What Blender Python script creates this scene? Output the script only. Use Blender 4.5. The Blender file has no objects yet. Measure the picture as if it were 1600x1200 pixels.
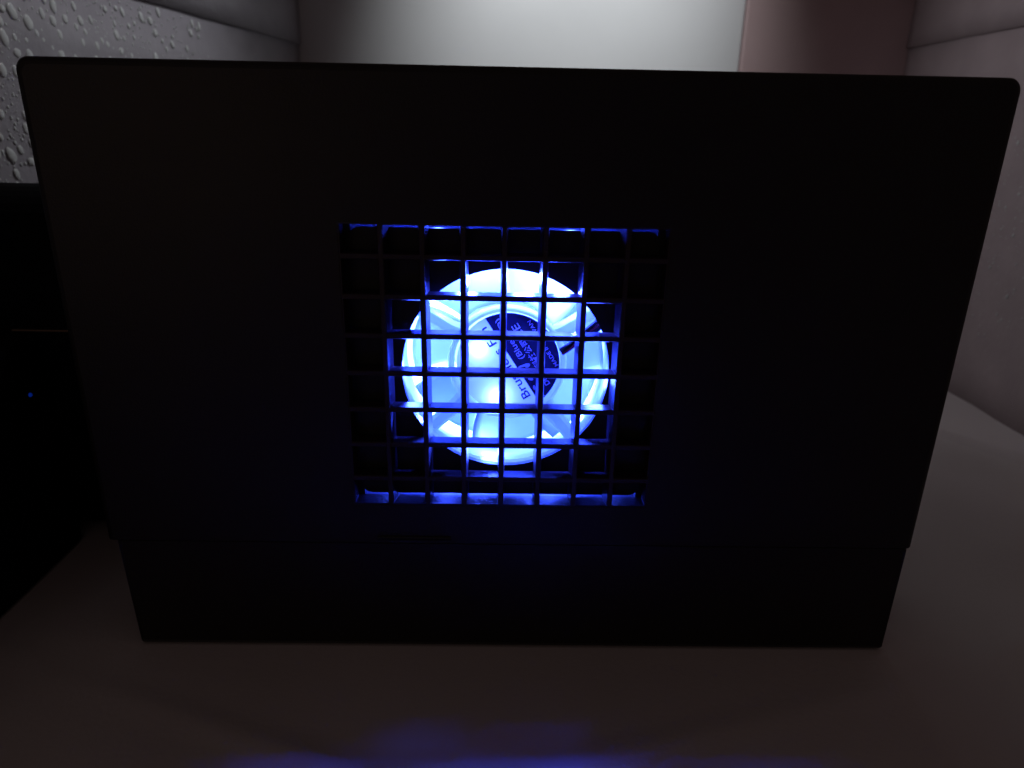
import bpy, bmesh, math, random
from mathutils import Vector, Matrix, Euler, noise
random.seed(7)
S = 0.001                       # everything below is written in millimetres
scene = bpy.context.scene
COL = scene.collection
rad = math.radians

# ------------------------------------------------------------------ camera
cd = bpy.data.cameras.new('camera')
cam = bpy.data.objects.new('camera', cd); COL.objects.link(cam)
cam.location = (-0.75 * S, -224.56 * S, 77.24 * S)
cam.rotation_euler = (rad(70.342), rad(-1.116), rad(-0.624))
cd.sensor_width = 36; cd.lens = 24.75
cd.clip_start = 0.005; cd.clip_end = 20
cd.dof.use_dof = True; cd.dof.focus_distance = 0.236; cd.dof.aperture_fstop = 14
scene.camera = cam

# ------------------------------------------------------------------ world: a nearly dark room
w = bpy.data.worlds.new('World'); scene.world = w; w.use_nodes = True
bg = w.node_tree.nodes['Background']
bg.inputs[0].default_value = (1.0, 0.70, 0.66, 1); bg.inputs[1].default_value = 0.036

scene.view_settings.view_transform = 'Standard'; scene.view_settings.look = 'None'
scene.view_settings.exposure = 0; scene.view_settings.gamma = 1
scene.render.engine = 'CYCLES'
scene.cycles.max_bounces = 12; scene.cycles.transmission_bounces = 8
scene.cycles.caustics_reflective = False; scene.cycles.caustics_refractive = False

def lamp(name, kind, loc, target, power, color, **kw):
    l = bpy.data.lights.new(name, kind); l.energy = power; l.color = color
    for k, v in kw.items(): setattr(l, k, v)
    o = bpy.data.objects.new(name, l); COL.objects.link(o)
    o.location = Vector(loc) * S
    if target is not None:
        o.rotation_euler = (Vector(target) - Vector(loc)).to_track_quat('-Z', 'Y').to_euler()
    return o
# light falling in over the top of the enclosure onto its rear wall
lamp('window_light', 'SPOT', (60, 250, 420), (64, 480, 208), 5.4, (0.96, 0.99, 1.0),
     spot_size=rad(68), spot_blend=1.0, shadow_soft_size=0.012)
# unseen fill spots added to brighten the left and right walls
lamp('wall_fill_left', 'SPOT', (-30, 250, 330), (-238, 215, 150), 0.92, (0.95, 0.94, 1.0), spot_size=rad(80), spot_blend=1.0, shadow_soft_size=0.03)
lamp('wall_fill_right', 'SPOT', (30, 240, 300), (354, 270, 105), 0.78, (0.97, 0.93, 1.0), spot_size=rad(74), spot_blend=1.0, shadow_soft_size=0.03)
# warm lamp added behind the camera for a faint sheen on the black plastic
lamp('sheen_fill_behind', 'AREA', (-430, -720, 110), (-100, 0, 40), 0.08, (1.0, 0.72, 0.56), shape='DISK', size=0.40)

# ------------------------------------------------------------------ materials
def mat(name, color, rough=0.5, spec=0.5, noise_amt=0.0, noise_scale=40, bump=0.0, bump_scale=200, trans=0.0, transl=0.0,
        transl_col=None, metal=0.0, coat=0.0, stretch=None, ior=1.45):
    m = bpy.data.materials.new(name); m.use_nodes = True
    nt = m.node_tree; N = nt.nodes; L = nt.links
    p = N['Principled BSDF']; out = N['Material Output']
    p.inputs['Base Color'].default_value = (*color, 1); p.inputs['Roughness'].default_value = rough
    p.inputs['Specular IOR Level'].default_value = spec; p.inputs['Metallic'].default_value = metal
    p.inputs['Transmission Weight'].default_value = trans; p.inputs['Coat Weight'].default_value = coat
    p.inputs['IOR'].default_value = ior
    tc = N.new('ShaderNodeTexCoord'); mp = N.new('ShaderNodeMapping'); L.new(tc.outputs['Object'], mp.inputs[0])
    mp.inputs['Scale'].default_value = stretch or (1, 1, 1)
    if noise_amt:
        n = N.new('ShaderNodeTexNoise'); n.inputs['Scale'].default_value = noise_scale; n.inputs['Detail'].default_value = 5
        L.new(mp.outputs[0], n.inputs['Vector'])
        mx = N.new('ShaderNodeMix'); mx.data_type = 'RGBA'
        L.new(n.outputs['Fac'], mx.inputs[0])
        mx.inputs[6].default_value = tuple(c * (1 - noise_amt) for c in color) + (1,)
        mx.inputs[7].default_value = tuple(min(1, c * (1 + noise_amt)) for c in color) + (1,)
        L.new(mx.outputs[2], p.inputs['Base Color'])
    if bump:
        n2 = N.new('ShaderNodeTexNoise'); n2.inputs['Scale'].default_value = bump_scale; n2.inputs['Detail'].default_value = 4
        L.new(mp.outputs[0], n2.inputs['Vector'])
        b = N.new('ShaderNodeBump'); b.inputs['Strength'].default_value = bump; b.inputs['Distance'].default_value = 0.0004
        L.new(n2.outputs['Fac'], b.inputs['Height']); L.new(b.outputs[0], p.inputs['Normal'])
    if transl:
        t = N.new('ShaderNodeBsdfTranslucent'); t.inputs[0].default_value = (*(transl_col or color), 1)
        ms = N.new('ShaderNodeMixShader'); ms.inputs[0].default_value = transl
        L.new(p.outputs[0], ms.inputs[1]); L.new(t.outputs[0], ms.inputs[2]); L.new(ms.outputs[0], out.inputs[0])
    return m

def emit(name, color, strength):
    m = bpy.data.materials.new(name); m.use_nodes = True
    p = m.node_tree.nodes['Principled BSDF']
    p.inputs['Base Color'].default_value = (*color, 1)
    p.inputs['Emission Color'].default_value = (*color, 1); p.inputs['Emission Strength'].default_value = strength
    return m

M_case = mat('case_black_plastic', (0.011, 0.0095, 0.008), 0.42, 0.45, noise_amt=0.35, noise_scale=60, bump=0.25, bump_scale=1500)
M_bar = mat('grille_plastic', (0.026, 0.015, 0.02), 0.32, 0.5, noise_amt=0.5, noise_scale=250, bump=0.35, bump_scale=900,
            transl=0.10, transl_col=(0.08, 0.09, 0.16))  # translucency put in to imitate lens bloom on the bars
M_plate = mat('plate_black', (0.010, 0.010, 0.012), 0.5, 0.4, noise_amt=0.3, noise_scale=300)
M_cham = mat('chamber_plastic', (0.10, 0.09, 0.10), 0.35, 0.5, noise_amt=0.4, noise_scale=200)
M_frame = mat('fan_clear_plastic', (0.55, 0.62, 0.72), 0.22, 0.5, noise_amt=0.08, noise_scale=120, transl=0.45, transl_col=(0.6, 0.66, 0.8))
M_lip = mat('fan_lip_plastic', (0.22, 0.22, 0.42), 0.3, 0.5, noise_amt=0.2, noise_scale=200, transl=0.3, transl_col=(0.2, 0.25, 0.5))
M_blade = mat('fan_blade_plastic', (0.62, 0.70, 0.76), 0.25, 0.5, noise_amt=0.10, noise_scale=60, transl=0.5, transl_col=(0.66, 0.72, 0.8))
M_strut = mat('fan_strut_plastic', (0.74, 0.80, 0.86), 0.22, 0.6, noise_amt=0.1, noise_scale=90, transl=0.7, transl_col=(0.88, 0.9, 0.95))
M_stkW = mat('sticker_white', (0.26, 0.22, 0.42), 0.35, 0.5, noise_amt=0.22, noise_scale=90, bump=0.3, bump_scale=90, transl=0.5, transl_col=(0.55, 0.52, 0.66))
M_ink = mat('sticker_dark_ink', (0.006, 0.005, 0.010), 0.30, 0.4, noise_amt=0.25, noise_scale=130, transl=0.3, transl_col=(0.02, 0.015, 0.04))
M_inktext = mat('sticker_text_ink', (0.008, 0.006, 0.012), 0.4, 0.4, transl=0.2, transl_col=(0.03, 0.02, 0.05))
M_print = mat('sticker_print_pale', (0.75, 0.62, 0.75), 0.4, 0.4, transl=0.5, transl_col=(0.75, 0.62, 0.75))
M_printw = mat('sticker_print_white', (0.75, 0.78, 0.85), 0.4, 0.4, transl=0.5, transl_col=(0.8, 0.8, 0.9))
M_wireb = mat('wire_black', (0.004, 0.004, 0.004), 0.5, 0.15)
M_wirer = mat('wire_red', (0.10, 0.006, 0.008), 0.5, 0.2)
M_back = mat('bounce_pale', (0.62, 0.68, 0.74), 0.5, 0.3, noise_amt=0.12, noise_scale=25)
M_wall = mat('pale_wall', (0.60, 0.61, 0.625), 0.6, 0.3, noise_amt=0.07, noise_scale=14, bump=0.2, bump_scale=90)
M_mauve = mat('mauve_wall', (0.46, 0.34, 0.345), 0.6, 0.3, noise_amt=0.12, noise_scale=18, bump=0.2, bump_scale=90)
M_left = mat('grey_wet_wall', (0.34, 0.33, 0.36), 0.42, 0.5, noise_amt=0.14, noise_scale=55, bump=0.5, bump_scale=260)
M_right = mat('grey_wall', (0.41, 0.345, 0.355), 0.5, 0.4, noise_amt=0.16, noise_scale=30, bump=0.4, bump_scale=200)
M_cloth = mat('white_cloth', (0.66, 0.62, 0.62), 0.8, 0.2, noise_amt=0.08, noise_scale=14, bump=0.3, bump_scale=500)
M_drop = mat('water', (0.66, 0.70, 0.69), 0.08, 0.8, trans=0.05, ior=1.33)
M_device = mat('device_black', (0.007, 0.0075, 0.008), 0.9, 0.06, noise_amt=0.3, noise_scale=60, bump=0.3, bump_scale=600)
M_brass = mat('highlight_bronze', (0.30, 0.20, 0.13), 0.35, 0.5, metal=0.7)
M_led = emit('led_blue_small', (0.0, 0.03, 0.4), 0.3)
M_ledf = emit('led_blue_fan', (0.024, 0.052, 1.0), 25.0)

# ------------------------------------------------------------------ mesh helpers (millimetres in, metres out)
def link(name, bm, m, parent=None, smooth=False, bevel=0, seg=2, recalc=True):
    if recalc: bmesh.ops.recalc_face_normals(bm, faces=bm.faces)
    me = bpy.data.meshes.new(name)
    bmesh.ops.scale(bm, vec=(S, S, S), verts=bm.verts)
    bm.to_mesh(me); bm.free(); me.materials.append(m)
    if smooth:
        for p in me.polygons: p.use_smooth = True
    o = bpy.data.objects.new(name, me); COL.objects.link(o)
    if parent is not None: o.parent = parent
    if bevel:
        md = o.modifiers.new('bevel', 'BEVEL'); md.width = bevel * S; md.segments = seg; md.limit_method = 'ANGLE'; md.angle_limit = rad(40)
    return o

def thing(name, label, cat, loc, group=None):
    o = bpy.data.objects.new(name, None); COL.objects.link(o); o.location = Vector(loc) * S
    o.empty_display_size = 0.02
    o['label'] = label; o['category'] = cat
    if group: o['group'] = group
    BASE[o.name] = Vector(loc) * S
    return o
BASE = {}
def rebase(o, root):            # children are modelled in world millimetres: shift them so the parent's origin is their origin
    o.data.transform(Matrix.Translation(-BASE[root.name])); return o

def box(bm, x0, x1, y0, y1, z0, z1):
    vs = [bm.verts.new((x, y, z)) for x in (x0, x1) for y in (y0, y1) for z in (z0, z1)]
    for f in ((0,1,3,2), (4,6,7,5), (0,4,5,1), (2,3,7,6), (0,2,6,4), (1,5,7,3)):
        bm.faces.new([vs[i] for i in f])

def part(name, bm, m, root, sub=None, **kw):
    o = link(name, bm, m, None, **kw)
    rebase(o, root); o.parent = sub or root
    return o

def new(): return bmesh.new()

def rrect(x0, x1, z0, z1, r, n=6):
    pts = []
    for cx, cz, a0 in ((x1 - r, z1 - r, 0), (x0 + r, z1 - r, 90), (x0 + r, z0 + r, 180), (x1 - r, z0 + r, 270)):
        for i in range(n + 1):
            a = rad(a0 + 90 * i / n); pts.append((cx + r * math.cos(a), cz + r * math.sin(a)))
    return pts

def loops(bm, rings, close_first=False, close_last=False):
    R = [[bm.verts.new(p) for p in ring] for ring in rings]
    n = len(R[0])
    for a, b in zip(R, R[1:]):
        for i in range(n):
            j = (i + 1) % n
            bm.faces.new((a[i], a[j], b[j], b[i]))
    if close_first: bm.faces.new(R[0][::-1])
    if close_last: bm.faces.new(R[-1])
    return R

def disc(bm, cx, cz, y, r, n=96):
    bm.faces.new([bm.verts.new((cx + r * math.cos(2 * math.pi * i / n), y, cz + r * math.sin(2 * math.pi * i / n))) for i in range(n)])

def ring(cx, cz, y, r, n=96):
    return [(cx + r * math.cos(2 * math.pi * i / n), y, cz + r * math.sin(2 * math.pi * i / n)) for i in range(n)]

def tube(bm, pts, r, n=10):
    pts = [Vector(p) for p in pts]; R = []
    for i, p in enumerate(pts):
        d = (pts[min(i + 1, len(pts) - 1)] - pts[max(i - 1, 0)]).normalized()
        u = d.cross(Vector((0, 1, 0.13))).normalized(); v = d.cross(u)
        R.append([p + u * r * math.cos(2 * math.pi * k / n) + v * r * math.sin(2 * math.pi * k / n) for k in range(n)])
    loops(bm, R, True, True)

# ================================================================== SETTING
FZ = -113.0
# ---- cloth covered table top: a sheet with soft folds
bm = new()
nx, ny = 300, 300
X0, X1, Y0, Y1 = -420, 520, -420, 520
def cloth_h(x, y):
    h = 1.6 * noise.noise(Vector((x * 0.008, y * 0.012, 3.1))) + 0.7 * noise.noise(Vector((x * 0.03, y * 0.022, 8.4)))
    # fold running beside the right wall
    dx, dy = 27.0, -38.2; L = math.hypot(dx, dy); dx /= L; dy /= L
    d = (x - 295) * dy - (y - 161) * dx          # signed distance to the fold line, + toward the wall
    d = -d
    if x > 170: h += 12.0 * (max(0.0, 1 - d / 48.0) if d > 0 else math.exp(-(d / 16.0) ** 2))
    # faint diagonal creases in front
    for k, (a, b, c, wd, am) in enumerate(((0.35, 0.94, -70, 5, 1.3), (0.5, 0.87, -150, 7, 1.2), (-0.3, 0.95, -60, 6, 1.0))):
        t = a * x + b * y - c
        h += am * math.exp(-(t / wd) ** 2)
    inside = max(0, min(1, (abs(x) - 165) / 40.0)) if -10 < y < 130 else max(0, min(1, (-y - 10) / 40.0 if y < 0 else (y - 130) / 40.0))
    inside = max(inside, max(0, min(1, (abs(x) - 165) / 40.0)))
    return (h + 0.9) * inside
V = [[bm.verts.new((X0 + (X1 - X0) * i / nx, Y0 + (Y1 - Y0) * j / ny, FZ - 0.3 + cloth_h(X0 + (X1 - X0) * i / nx, Y0 + (Y1 - Y0) * j / ny))) for j in range(ny + 1)] for i in range(nx + 1)]
for i in range(nx):
    for j in range(ny):
        bm.faces.new((V[i][j], V[i+1][j], V[i+1][j+1], V[i][j+1]))
table = link('tabletop_cloth', bm, M_cloth, smooth=True); table['kind'] = 'structure'

# ---- rear wall with its mauve right-hand section
bm = new(); box(bm, -200, 214, 480, 492, FZ - 6, 330)
o = link('rear_wall', bm, M_wall, bevel=1.5); o['kind'] = 'structure'
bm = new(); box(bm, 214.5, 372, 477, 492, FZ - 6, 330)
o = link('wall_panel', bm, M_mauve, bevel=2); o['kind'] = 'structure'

# ---- side walls: each of a lower and an upper panel that laps over it
def side_wall(name, pa, pb, zs_a, zs_b, inward, m, zt=300):
    """pa/pb: ends (x,y); seam height zs_a..zs_b; inward: +1 if the room lies toward +x"""
    ax, ay = pa; bx, by = pb
    d = Vector((bx - ax, by - ay, 0)).normalized(); nrm = Vector((d.y, -d.x, 0)) * (1 if d.y * inward > 0 else -1)
    root = None
    objs = []
    for k in range(2):
        bm = new(); n = 40
        off = 0 if k == 0 else 2.2
        front, back = [], []
        for i in range(n + 1):
            t = i / n; x = ax + (bx - ax) * t; y = ay + (by - ay) * t; zs = zs_a + (zs_b - zs_a) * t + 0.5 * noise.noise(Vector((y * .03, 0, 2)))
            z0, z1 = (FZ - 6, zs) if k == 0 else (zs + 0.3, zt)
            cols = []
            for j in range(9):
                z = z0 + (z1 - z0) * j / 8
                wv = 1.2 * noise.noise(Vector((x * .006, y * .01, z * .012))) * (0 if j in (0, 8) else 1)
                q = Vector((x, y, z)) + nrm * (off + wv); cols.append(bm.verts.new(q))
            bk = [bm.verts.new(Vector((x, y, z)) - nrm * 8) for z in (z0, z1)]
            front.append(cols); back.append(bk)
        for i in range(n):
            for j in range(8): bm.faces.new((front[i][j], front[i+1][j], front[i+1][j+1], front[i][j+1]))
            bm.faces.new((back[i][0], back[i][1], back[i+1][1], back[i+1][0]))
            bm.faces.new((front[i][8], front[i+1][8], back[i+1][1], back[i][1]))
            bm.faces.new((front[i][0], back[i][0], back[i+1][0], front[i+1][0]))
        for i in (0, n):
            bm.faces.new(front[i] + [back[i][1], back[i][0]])
        o = link(name if k == 0 else 'upper_panel', bm, m, smooth=True)
        objs.append(o)
    objs[0]['kind'] = 'structure'
    objs[1].parent = objs[0]
    return objs[0], d, nrm
LA, LB = (-262, -60), (-187, 480)
left_wall, ld, ln = side_wall('left_wall', LA, LB, 147, 148.6, +1, M_left)
RA, RB = (354, 20), (366, 480)
right_wall, rd, rn = side_wall('right_wall', RA, RB, 151, 156, -1, M_right)

# ---- condensation drops
def drop_mesh(seed):
    rnd = random.Random(seed); bm = new(); rows = []
    n = 14
    for k, (rr, hh) in enumerate(((1.0, 0.0), (0.93, 0.22), (0.72, 0.42), (0.4, 0.53))):
        rows.append([(rr * math.cos(2*math.pi*i/n) * (1 + 0.10*math.sin(3*i+seed)), rr * math.sin(2*math.pi*i/n) * (1 + 0.08 * math.cos(2*i+seed)), hh) for i in range(n)])
    loops(bm, rows, False, True)
    me = bpy.data.meshes.new('water_droplet'); bmesh.ops.recalc_face_normals(bm, faces=bm.faces)
    bm.to_mesh(me)
    bm.free(); me.materials.append(M_drop)
    for p in me.polygons: p.use_smooth = True
    return me
DM = [drop_mesh(s) for s in range(5)]
def scatter(wall, A, B, d, nrm, n_big, n_small, yfun, smin, smax, zr, tilt, thin):
    placed = []; rnd = random.Random(3)
    frame = Matrix((d, Vector((0, 0, 1)), nrm)).transposed().to_4x4()   # local x along wall, y up, z out of the wall
    bmx = new(); cnt = 0; small = 0; tries = 0
    while (cnt < n_big or small < n_small) and tries < 60000:
        tries += 1
        t = rnd.random(); y = A[1] + (B[1] - A[1]) * t; x = A[0] + (B[0] - A[0]) * t; z = rnd.uniform(*zr)
        dens = yfun(y, z)
        if rnd.random() > dens: continue
        big = cnt < n_big
        s = (rnd.uniform(smin, smax) * (0.65 + 0.35 * dens)) if big else rnd.uniform(0.3, 0.75)
        e = rnd.uniform(0.9, 1.7) if big else rnd.uniform(1, 1.5)
        if any((y - a) ** 2 + ((z - b) / 1.4) ** 2 < (s + c) ** 2 * 1.25 for a, b, c in placed): continue
        placed.append((y, z, s))
        p = (Vector((x, y, z)) + nrm * (0.4 if z < 147.5 else 2.5)) * S
        R = frame @ Matrix.Rotation(rad(tilt + rnd.uniform(-14, 14)), 4, 'Z') @ Matrix.Diagonal((s * S, s * e * S, s * thin * S, 1))
        mw = Matrix.Translation(p) @ R
        if big:
            o = bpy.data.objects.new('water_droplet', DM[cnt % 5]); COL.objects.link(o); o.parent = wall
            o.matrix_local = mw; cnt += 1
        else:
            me = DM[small % 5]
            vs = [bmx.verts.new(mw @ v.co) for v in me.vertices]
            for f in me.polygons: bmx.faces.new([vs[i] for i in f.vertices]).smooth = True
            small += 1
    me = bpy.data.meshes.new('fine_droplets'); bmx.to_mesh(me); bmx.free(); me.materials.append(M_drop)
    o = bpy.data.objects.new('fine_droplets', me); COL.objects.link(o); o.parent = wall; o['kind'] = 'stuff'
scatter(left_wall, (-243.2, 75), (-207.8, 330), ld, ln, 290, 900,
        lambda y, z: max(0.02, min(1, 1.3 - max(0, (y - 120)) / 165.0)) , 1.3, 2.9, (46, 145), 14, 0.6)
scatter(right_wall, (354.6, 60), (361.0, 300), rd, rn, 60, 500,
        lambda y, z: 0.6 if z < 90 else 0.15, 0.8, 1.5, (-60, 140), 10, 0.5)

# ================================================================== THE BLACK CASE
CX0, CX1, CZ0, CZ1 = -143.3, 153.4, -66.2, 95.5
case = thing('black_electronics_case', 'wide black plastic box with a square grille in its front, standing on pale cloth', 'case', (5, 40, FZ))
OX, OZ0, OZ1 = 52.6, -49.8, 49.8       # grille opening
# body shell: front face with square hole, rounded outer edges, sides running back
def resample(pts, n):                   # pts closed polygon -> n points equally spaced in angle
    out = []
    for i in range(n):
        a = 2 * math.pi * i / n + 1e-4; dx, dz = math.cos(a), math.sin(a); best = None
        for (x0, z0), (x1, z1) in zip(pts, pts[1:] + pts[:1]):
            ex, ez = x1 - x0, z1 - z0; den = dx * ez - dz * ex
            if abs(den) < 1e-9: continue
            t = (x0 * ez - z0 * ex) / den; s = (x0 * dz - z0 * dx) / den
            if t > 0 and -1e-6 <= s <= 1 + 1e-6 and (best is None or t > best): best = t
        out.append((dx * best, dz * best))
    return out
def shell(inner, outer_list, yin, name, m, root, back=None):
    """front plate with hole: inner polygon corners matched to outer by angle; keep real corners by adding their angles"""
    bm = new()
    # outer rings
    rings = [[(x, y, z) for x, z in pts] for y, pts in outer_list]
    R = [[bm.verts.new(p) for p in r] for r in rings]
    n = len(R[0])
    for a, b in zip(R, R[1:]):
        for i in range(n): bm.faces.new((a[i], a[(i+1) % n], b[(i+1) % n], b[i]))
    bm.faces.new(R[-1])
    # front face
    hole = [bm.verts.new((x, R[0][0].co.y, z)) for x, z in inner]
    edges = [bm.edges.get((R[0][i], R[0][(i+1) % n])) for i in range(n)]
    m_ = len(hole)
    edges += [bm.edges.new((hole[i], hole[(i+1) % m_])) for i in range(m_)]
    bmesh.ops.triangle_fill(bm, use_beauty=True, edges=edges)
    hb = [bm.verts.new((x, yin, z)) for x, z in inner]
    for i in range(m_): bm.faces.new((hole[i], hole[(i+1) % m_], hb[(i+1) % m_], hb[i]))
    return bm
def outer(dr):
    p = rrect(CX0 + dr, CX1 - dr, CZ0 + dr * .3, CZ1 - dr, max(0.8, 4.2 - dr * 0.6), 8)
    q = rrect(CX0 + dr, CX1 - dr, CZ0 + dr * .3, CZ1 - dr, 0.9, 8)      # crisp lower corners
    return p[:18] + q[18:]
prof = [(0.0, outer(2.2)), (0.2, outer(1.3)), (0.6, outer(0.5)), (1.1, outer(0.1)), (2.0, outer(0.0)), (112, outer(0.0))]
inner = [(-OX, OZ0), (OX, OZ0), (OX, OZ1), (-OX, OZ1)]
bm = shell(inner, prof, 7.4, 'front_shell', M_case, case)
body = part('shell', bm, M_case, case)
# shallow lip line around the front face, and the top rim
# base, a little narrower, under a dark seam
bm = new()
loops(bm, [[(x, y, z) for x, z in [(px + (1.7 * (-70 - pz) / 43 if px < 0 else -0.6 * (-70 - pz) / 43), pz) for px, pz in rrect(-141.0 + k, 153.1 - k, FZ + 0.2 + k, -66.4 - k * .1, 1.0, 6)]] for y, k in ((1.4, 1.6), (0.9, 1.0), (0.9 + 1.2, 0.25), (4, 0), (110, 0))], True, True)
part('base', bm, M_case, case)
# screw heads are not seen; small moulded tab under the grille
bm = new()
loops(bm, [[(x, y, z) for x, z in rrect(-45 + k, -18 - k, -64.5 + k, -62.7 - k, 0.7, 3)] for y, k in ((0.2, 0), (-0.5, 0.05), (-0.75, 0.4))], True, True)
part('moulded_rib', bm, M_case, case)

# inner chamber behind the opening
bm = new()
cx, cz0, cz1, yb = 58, -57, 58, 46
def quad(bm, *p): bm.faces.new([bm.verts.new(q) for q in p])
box(bm, -cx - 2, -cx, 7.5, yb, cz0, cz1); box(bm, cx, cx + 2, 7.5, yb, cz0, cz1)
box(bm, -cx - 2, cx + 2, 7.5, yb, cz1 + 0.02, cz1 + 2)
box(bm, -cx - 2, cx + 2, 7.5, yb, cz0 - 2, cz0 - 0.02)
box(bm, -cx - 2, cx + 2, yb + 0.02, yb + 2, cz0 - 2, cz1 + 2)
part('fan_chamber', bm, M_cham, case)
# floor shelf and side flanges of the opening
bm = new(); box(bm, -cx + .05, cx - .05, 7.45, 30, OZ0 - 2.0, OZ0 + 0.0)
part('shelf', bm, M_cham, case, bevel=0.3)
for sx in (-1, 1):
    bm = new(); xs = sorted((sx * 50.0, sx * 57.9)); box(bm, xs[0], xs[1], 7.47, 9.0, OZ0 + 0.03, OZ1 + 6)
    part('side_flange', bm, M_plate, case, bevel=0.2)

# grille
PT = 13.1
gr = None
bm = new()   # thin front border frame of the grille
fr_in = [(-OX + 1.2, OZ0 + 0.9), (OX - 1.2, OZ0 + 0.9), (OX - 1.2, OZ1 - 0.9), (-OX + 1.2, OZ1 - 0.9)]
def frame_ring(bm, x0, x1, z0, z1, t, y0, y1):
    box(bm, x0, x0 + t, y0, y1, z0 + t, z1 - t); box(bm, x1 - t, x1, y0, y1, z0 + t, z1 - t)
    box(bm, x0, x1, y0, y1, z0, z0 + t); box(bm, x0, x1, y0, y1, z1 - t, z1)
frame_ring(bm, -OX + .05, OX - .05, OZ0 + .02, OZ1 - .05, 0.45, 0.25, 6.3)
grille = part('grille', bm, M_bar, case)
def bar(horizontal, c):
    bm = new(); h0, h1 = 0.95, 0.72      # front half-width, rear half-width (draft)
    if horizontal:
        a, b = -OX + .5, OX - .5
        prof = [(-h0 + .25, 0.12), (-h0, 0.45), (-1.12, 5.1), (1.12, 5.1), (h0, 0.45), (h0 - .25, 0.12)]
        loops(bm, [[(x, y, c + z) for z, y in prof] for x in (a, b)], True, True)
    else:
        a, b = OZ0 + .5, OZ1 - .5; w = 1.2 + 0.24 * abs(c) / PT
        prof = [(-h0 + .25, 0.0), (-h0, 0.35), (-w, 6.3), (w, 6.3), (h0, 0.35), (h0 - .25, 0.0)]
        loops(bm, [[(c + x, y, z) for x, y in prof] for z in (a, b)], True, True)
    part('grille_bar', bm, M_bar, case, sub=grille)
for i in range(-3, 4):
    bar(True, i * PT); bar(False, i * PT)

# plate with the round hole, directly behind the bars
HX, HZ, HR = 1.1, -0.9, 35.8
bm = new()
pr = rrect(-50.9, 50.9, -48.45, 47.7, 4.0, 5)
y0, y1 = 6.7, 8.3
for y in (y0, y1):
    ov = [bm.verts.new((x, y, z)) for x, z in pr]; hv = [bm.verts.new(p) for p in ring(HX, HZ, y, HR, 96)]
    ed = [bm.edges.new((ov[i], ov[(i+1) % len(ov)])) for i in range(len(ov))] + [bm.edges.new((hv[i], hv[(i+1) % 96])) for i in range(96)]
    bmesh.ops.triangle_fill(bm, use_beauty=True, edges=ed)
    if y == y0: ov0, hv0 = ov, hv
for a, b in ((ov0, ov), (hv0, hv)):
    for i in range(len(a)): bm.faces.new((a[i], a[(i+1) % len(a)], b[(i+1) % len(b)], b[i]))
part('fan_plate', bm, M_plate, case)

# ================================================================== THE FAN
FX, FZc = 1.7, -0.6
fan = thing('lit_cooling_fan', 'round translucent fan glowing bright blue behind the square black grille', 'fan', (FX, 20, FZc - 40))
def fp(name, bm, m, sub=None, **kw): return part(name, bm, m, fan, sub=sub, **kw)
# frame: lip, ring wall (slightly flared), square flange
bm = new()
loops(bm, [ring(HX, HZ, 8.5, 41), ring(HX, HZ, 8.5, 36.3), ring(HX, HZ, 9.0, 35.9), ring(HX, HZ, 12.0, 36.1), ring(HX, HZ, 12.3, 37.0), ring(HX, HZ, 12.6, 41)])
fp('lip', bm, M_lip, smooth=False)
bm = new()
loops(bm, [ring(HX, HZ, 12.7, 42), ring(HX, HZ, 12.7, 37.4), ring(HX, HZ, 20, 36.9), ring(HX, HZ, 31, 37.2), ring(HX, HZ, 33, 42)])
frame = fp('fan_frame', bm, M_frame, smooth=True)
for sx in (-1, 1):
    for sz in (-1, 1):
        bm = new()   # square corner lugs of the frame
        c = Vector((HX + sx * 36.5, 0, HZ + sz * 36.5))
        box(bm, c.x - 5, c.x + 5, 12.8, 33, c.z - 5, c.z + 5)
        fp('corner_lug', bm, M_frame, bevel=0.8)
# pale backing added behind the blades to keep the ring bright
bm = new()
loops(bm, [ring(FX, FZc, 33.1, 42), ring(FX, FZc, 44, 43)], False, True)
fp('bounce_backing', bm, M_back, smooth=False)
# hub cup
bm = new()
loops(bm, [ring(FX, FZc, 15.6, 18.9), ring(FX, FZc, 14.6, 19.3), ring(FX, FZc, 14.1, 20.0), ring(FX, FZc, 14.3, 20.9), ring(FX, FZc, 15.4, 21.3), ring(FX, FZc, 18.0, 21.2), ring(FX, FZc, 18.4, 20.2), ring(FX, FZc, 31.5, 20.2)], False, True)
hub = fp('hub', bm, M_strut, smooth=True)
for p in hub.data.polygons:
    if len(p.vertices) > 10: p.use_smooth = False
# blades
NB = 7
for k in range(NB):
    bm = new(); nr, na = 8, 8; F, B = [], []
    a0 = 2 * math.pi * k / NB + 0.2
    for i in range(nr + 1):
        r = 20.0 + (35.3 - 20.0) * i / nr; sw = 0.95 - 0.06 * i / nr; lead = 0.10 * (i / nr) ** 1.5
        f, b = [], []
        for j in range(na + 1):
            t = j / na; a = a0 + lead + (t - .5) * sw; y = 19.5 + 10.5 * (t ** 0.85) + 1.2 * math.sin(math.pi * t)
            ox, oz = r * math.cos(a), r * math.sin(a); th = 0.75 if 0 < j < na else 0.35
            f.append(bm.verts.new((FX + ox, y - th, FZc + oz))); b.append(bm.verts.new((FX + ox, y + th, FZc + oz)))
        F.append(f); B.append(b)
    for i in range(nr):
        for j in range(na):
            bm.faces.new((F[i][j], F[i+1][j], F[i+1][j+1], F[i][j+1])); bm.faces.new((B[i][j], B[i][j+1], B[i+1][j+1], B[i+1][j]))
    for i in range(nr):
        for j in (0, na): bm.faces.new((F[i][j], F[i+1][j], B[i+1][j], B[i][j]))
    for j in range(na):
        for i in (0, nr): bm.faces.new((F[i][j], F[i][j+1], B[i][j+1], B[i][j]))
    fp('fan_blade', bm, M_blade, smooth=True)
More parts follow.
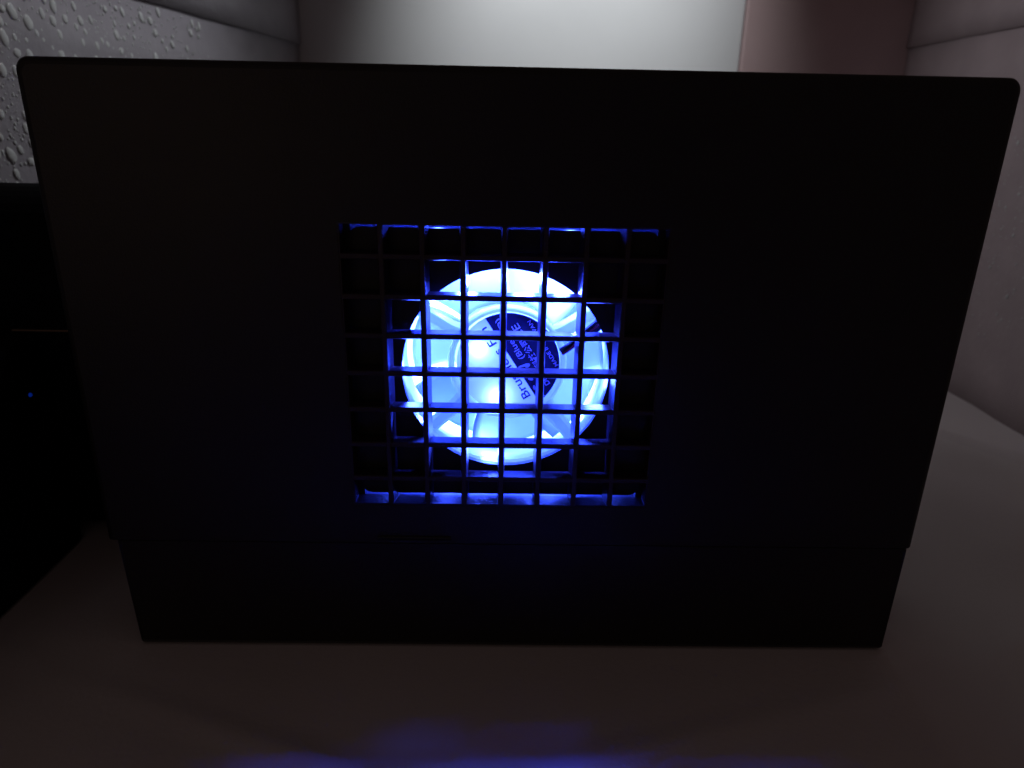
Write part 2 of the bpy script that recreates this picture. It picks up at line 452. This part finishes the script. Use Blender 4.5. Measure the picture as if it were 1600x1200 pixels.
# struts from the hub to the frame
for ang in (33, 148, 222, 311):
    a = rad(ang); d = Vector((math.cos(a), 0, math.sin(a))); s = Vector((-math.sin(a), 0, math.cos(a)))
    c = Vector((FX, 0, FZc)); R = []
    for r, hw in ((20.6, 3.6), (24, 2.9), (36.8, 2.6)):
        q = c + d * r
        R.append([q + s * hw + Vector((0, 15.6, 0)), q + s * hw * .55 + Vector((0, 14.3, 0)), q - s * hw * .55 + Vector((0, 14.3, 0)), q - s * hw + Vector((0, 15.6, 0)), q - s * hw * .9 + Vector((0, 18, 0)), q + s * hw * .9 + Vector((0, 18, 0))])
    bm = new(); loops(bm, R, True, True)
    fp('strut', bm, M_strut, bevel=0.25)
# sticker: white disc with a dark printed segment
YS = 13.55 + 1.6
bm = new(); loops(bm, [ring(FX + .3, FZc + .1, YS + .35, 18.4), ring(FX + .3, FZc + .1, YS, 18.4)], False, True)
sticker = fp('sticker', bm, M_stkW)
dirv = Vector((-0.5388, 0, 0.8424)); nv = Vector((dirv.z, 0, -dirv.x))   # reading direction; nv points to the upper right
c0 = Vector((FX + .3, 0, FZc + .1)); p0 = Vector((-6.6, 0, 16.3))
dist = (p0 - c0).dot(nv); half = math.sqrt(18.42 ** 2 - dist ** 2)
aN = math.atan2(nv.z, nv.x); ha = math.acos(dist / 18.42)
pts = [c0 + 18.42 * Vector((math.cos(aN - ha + 2 * ha * i / 60), 0, math.sin(aN - ha + 2 * ha * i / 60))) for i in range(61)]
bm = new(); bm.faces.new([bm.verts.new((p.x, YS - 0.06, p.z)) for p in pts])
fp('printed_segment', bm, M_ink, sub=sticker)

def text(body, at, size, m, yoff, name='lettering', width=None, shear=0.0, bold=0.0):
    cu = bpy.data.curves.new('t', 'FONT'); cu.body = body; cu.size = size; cu.shear = shear; cu.offset = bold
    cu.resolution_u = 4
    ob = bpy.data.objects.new('t', cu); COL.objects.link(ob)
    dg = bpy.context.evaluated_depsgraph_get(); me = bpy.data.meshes.new_from_object(ob.evaluated_get(dg))
    bpy.data.objects.remove(ob)
    xs = [v.co.x for v in me.vertices]
    if not xs: return
    k = (width / (max(xs) - min(xs))) if width else 1
    up = -nv
    for v in me.vertices:
        q = Vector((at[0], 0, at[1])) + dirv * v.co.x * k + up * v.co.y
        v.co = Vector((q.x, YS - yoff, q.z)) * S
    me.materials.clear(); me.materials.append(m)
    o = bpy.data.objects.new(name, me); COL.objects.link(o)
    rebase(o, fan); o.parent = sticker
text('Brushless Fan', (10.6, -13.0), 4.4, M_inktext, 0.10, width=30.5, bold=0.07)
text('(Blue LED)', (7.9, 1.6), 2.95, M_print, 0.14, width=17.0, bold=0.02)
text('CE', (8.4, 9.2), 3.9, M_print, 0.14, width=6.0)
text('MADE IN TAIWAN', (20.1, -1.0), 1.95, M_print, 0.14, width=19.5, bold=0.01)
text('元科技公司', (15.4, -3.6), 2.7, M_print, 0.14, width=14.5, bold=0.03)
text('A', (15.6, -12.6), 2.4, M_print, 0.14)
text('DC', (17.4, -8.0), 2.6, M_print, 0.14, bold=0.05)
# brand mark fragments: two ovals and a slanted stroke in solid white
def blob(cx, cz, a, b, ang):
    bm = new(); n = 20; ca, sa = math.cos(rad(ang)), math.sin(rad(ang))
    bm.faces.new([bm.verts.new((cx + a * math.cos(2*math.pi*i/n) * ca - b * math.sin(2*math.pi*i/n) * sa, YS - 0.14, cz + a * math.cos(2*math.pi*i/n) * sa + b * math.sin(2*math.pi*i/n) * ca)) for i in range(n)])
    fp('emblem', bm, M_printw, sub=sticker)
blob(10.2, -6.3, 0.95, 0.5, -12); blob(11.6, -9.6, 0.95, 0.45, 100)
blob(8.9, -1.2, 1.0, 0.75, 30)
bm = new(); bm.faces.new([bm.verts.new((x, YS - 0.15, z)) for x, z in ((5.6, -2.3), (5.9, -1.5), (8.6, -0.4), (9.1, -1.3))])
fp('emblem', bm, M_printw, sub=sticker)
blob(12.2, 0.9, 0.7, 1.0, 20); blob(12.6, -2.2, 0.5, 1.0, 10)
# wires leaving the hub along the upper right strut
for k, (off, m) in enumerate(((0.0, M_wireb), (1.35, M_wirer), (2.5, M_wireb))):
    o_ = Vector((0.53, 0, -0.85)) * (off - 0.6)
    P = [Vector(q) + o_ for q in ((20.6, 13.4, 4.6), (23.8, 12.9, 7.0), (28.0, 12.7, 11.2), (32.5, 12.7, 15.2), (36.5, 13.6, 18.4))]
    if k == 2: P = P[1:]; P[0] += Vector((1.0, 0.6, 0.4))
    bm = new(); tube(bm, P, 0.78)
    fp('wire', bm, m, smooth=True)
# LEDs of the fan: lit domes with their lamps, then added lamps without domes
BLUE = (0.031, 0.068, 1.0)
def led_fill_lamp(loc, power, soft=0.0015):
    l = bpy.data.lights.new('led_fill_light', 'POINT'); l.energy = power * 7.2; l.color = BLUE; l.shadow_soft_size = soft
    o = bpy.data.objects.new('led_fill_light', l); COL.objects.link(o)
    o.location = Vector(loc) * S - BASE[fan.name]; o.parent = fan
for k, ang in enumerate((45, 135, 225, 315)):
    a = rad(ang); x, z = HX + 34.0 * math.cos(a), HZ + 34.0 * math.sin(a)
    bm = new(); bmesh.ops.create_icosphere(bm, subdivisions=2, radius=1.5 / 1)
    bmesh.ops.translate(bm, vec=(x + 3.2 * math.cos(a), 34.5, z + 3.2 * math.sin(a)), verts=bm.verts)
    fp('led', bm, M_ledf, smooth=True)
    led_fill_lamp((x, 34.0, z), 0.27)
for ang, e in ((56, .08), (80, .11), (114, .08), (185, .018), (262, .02), (350, .018)):  # added lamps brightening the struts, hub and the table in front
    a = rad(ang); led_fill_lamp((HX + 33.6 * math.cos(a), 13.0 if e > .03 else 16.5, HZ + 33.6 * math.sin(a)), e, 0.003)
led_fill_lamp((-9.2 + .6, 18.3, 4.7), 0.016, 0.0008); led_fill_lamp((-2.0 + .3, 18.3, -13.4), 0.016, 0.0008)    # glow through the hub
for x, e in ((-46, .008), (-22, .03), (-8, .018), (12, .02), (20, .03), (46, .008)):   # added lamps lighting the shelf below the plate
    led_fill_lamp((x, 36, -47.6), e, 0.001)
led_fill_lamp((-22, 13, 50), 0.006); led_fill_lamp((22, 13, 50), 0.005)  # added lamps lighting the gap above the plate

# ================================================================== THE DARK DEVICE ON THE LEFT
dev = thing('black_device', 'low matte black unit with a tiny blue pilot light, left of the big black case', 'device', (-232, 20, FZ))
def dp(name, bm, m, **kw): return part(name, bm, m, dev, **kw)
bm = new(); box(bm, -250, -201, -90, 74, FZ + .3, -9); dp('lower_housing', bm, M_device, bevel=3, seg=3)
bm = new(); box(bm, -330, -152, 76, 130, FZ + .3, 51.5); dp('upper_housing', bm, M_device, bevel=22, seg=8)
bm = new(); loops(bm, [[(x, 75.2 + 0.7 * math.cos(a), -8.3 + 0.55 * math.sin(a)) for a in [2 * math.pi * i / 8 for i in range(8)]] for x in (-214, -150)], True, True)
dp('ledge_highlight', bm, M_brass)  # bronze strip standing in for the highlight along the ledge edge
bm = new(); bmesh.ops.create_icosphere(bm, subdivisions=2, radius=0.9); bmesh.ops.translate(bm, vec=(-200.9, 58.5, -32), verts=bm.verts)
dp('pilot_light', bm, M_led, smooth=True)
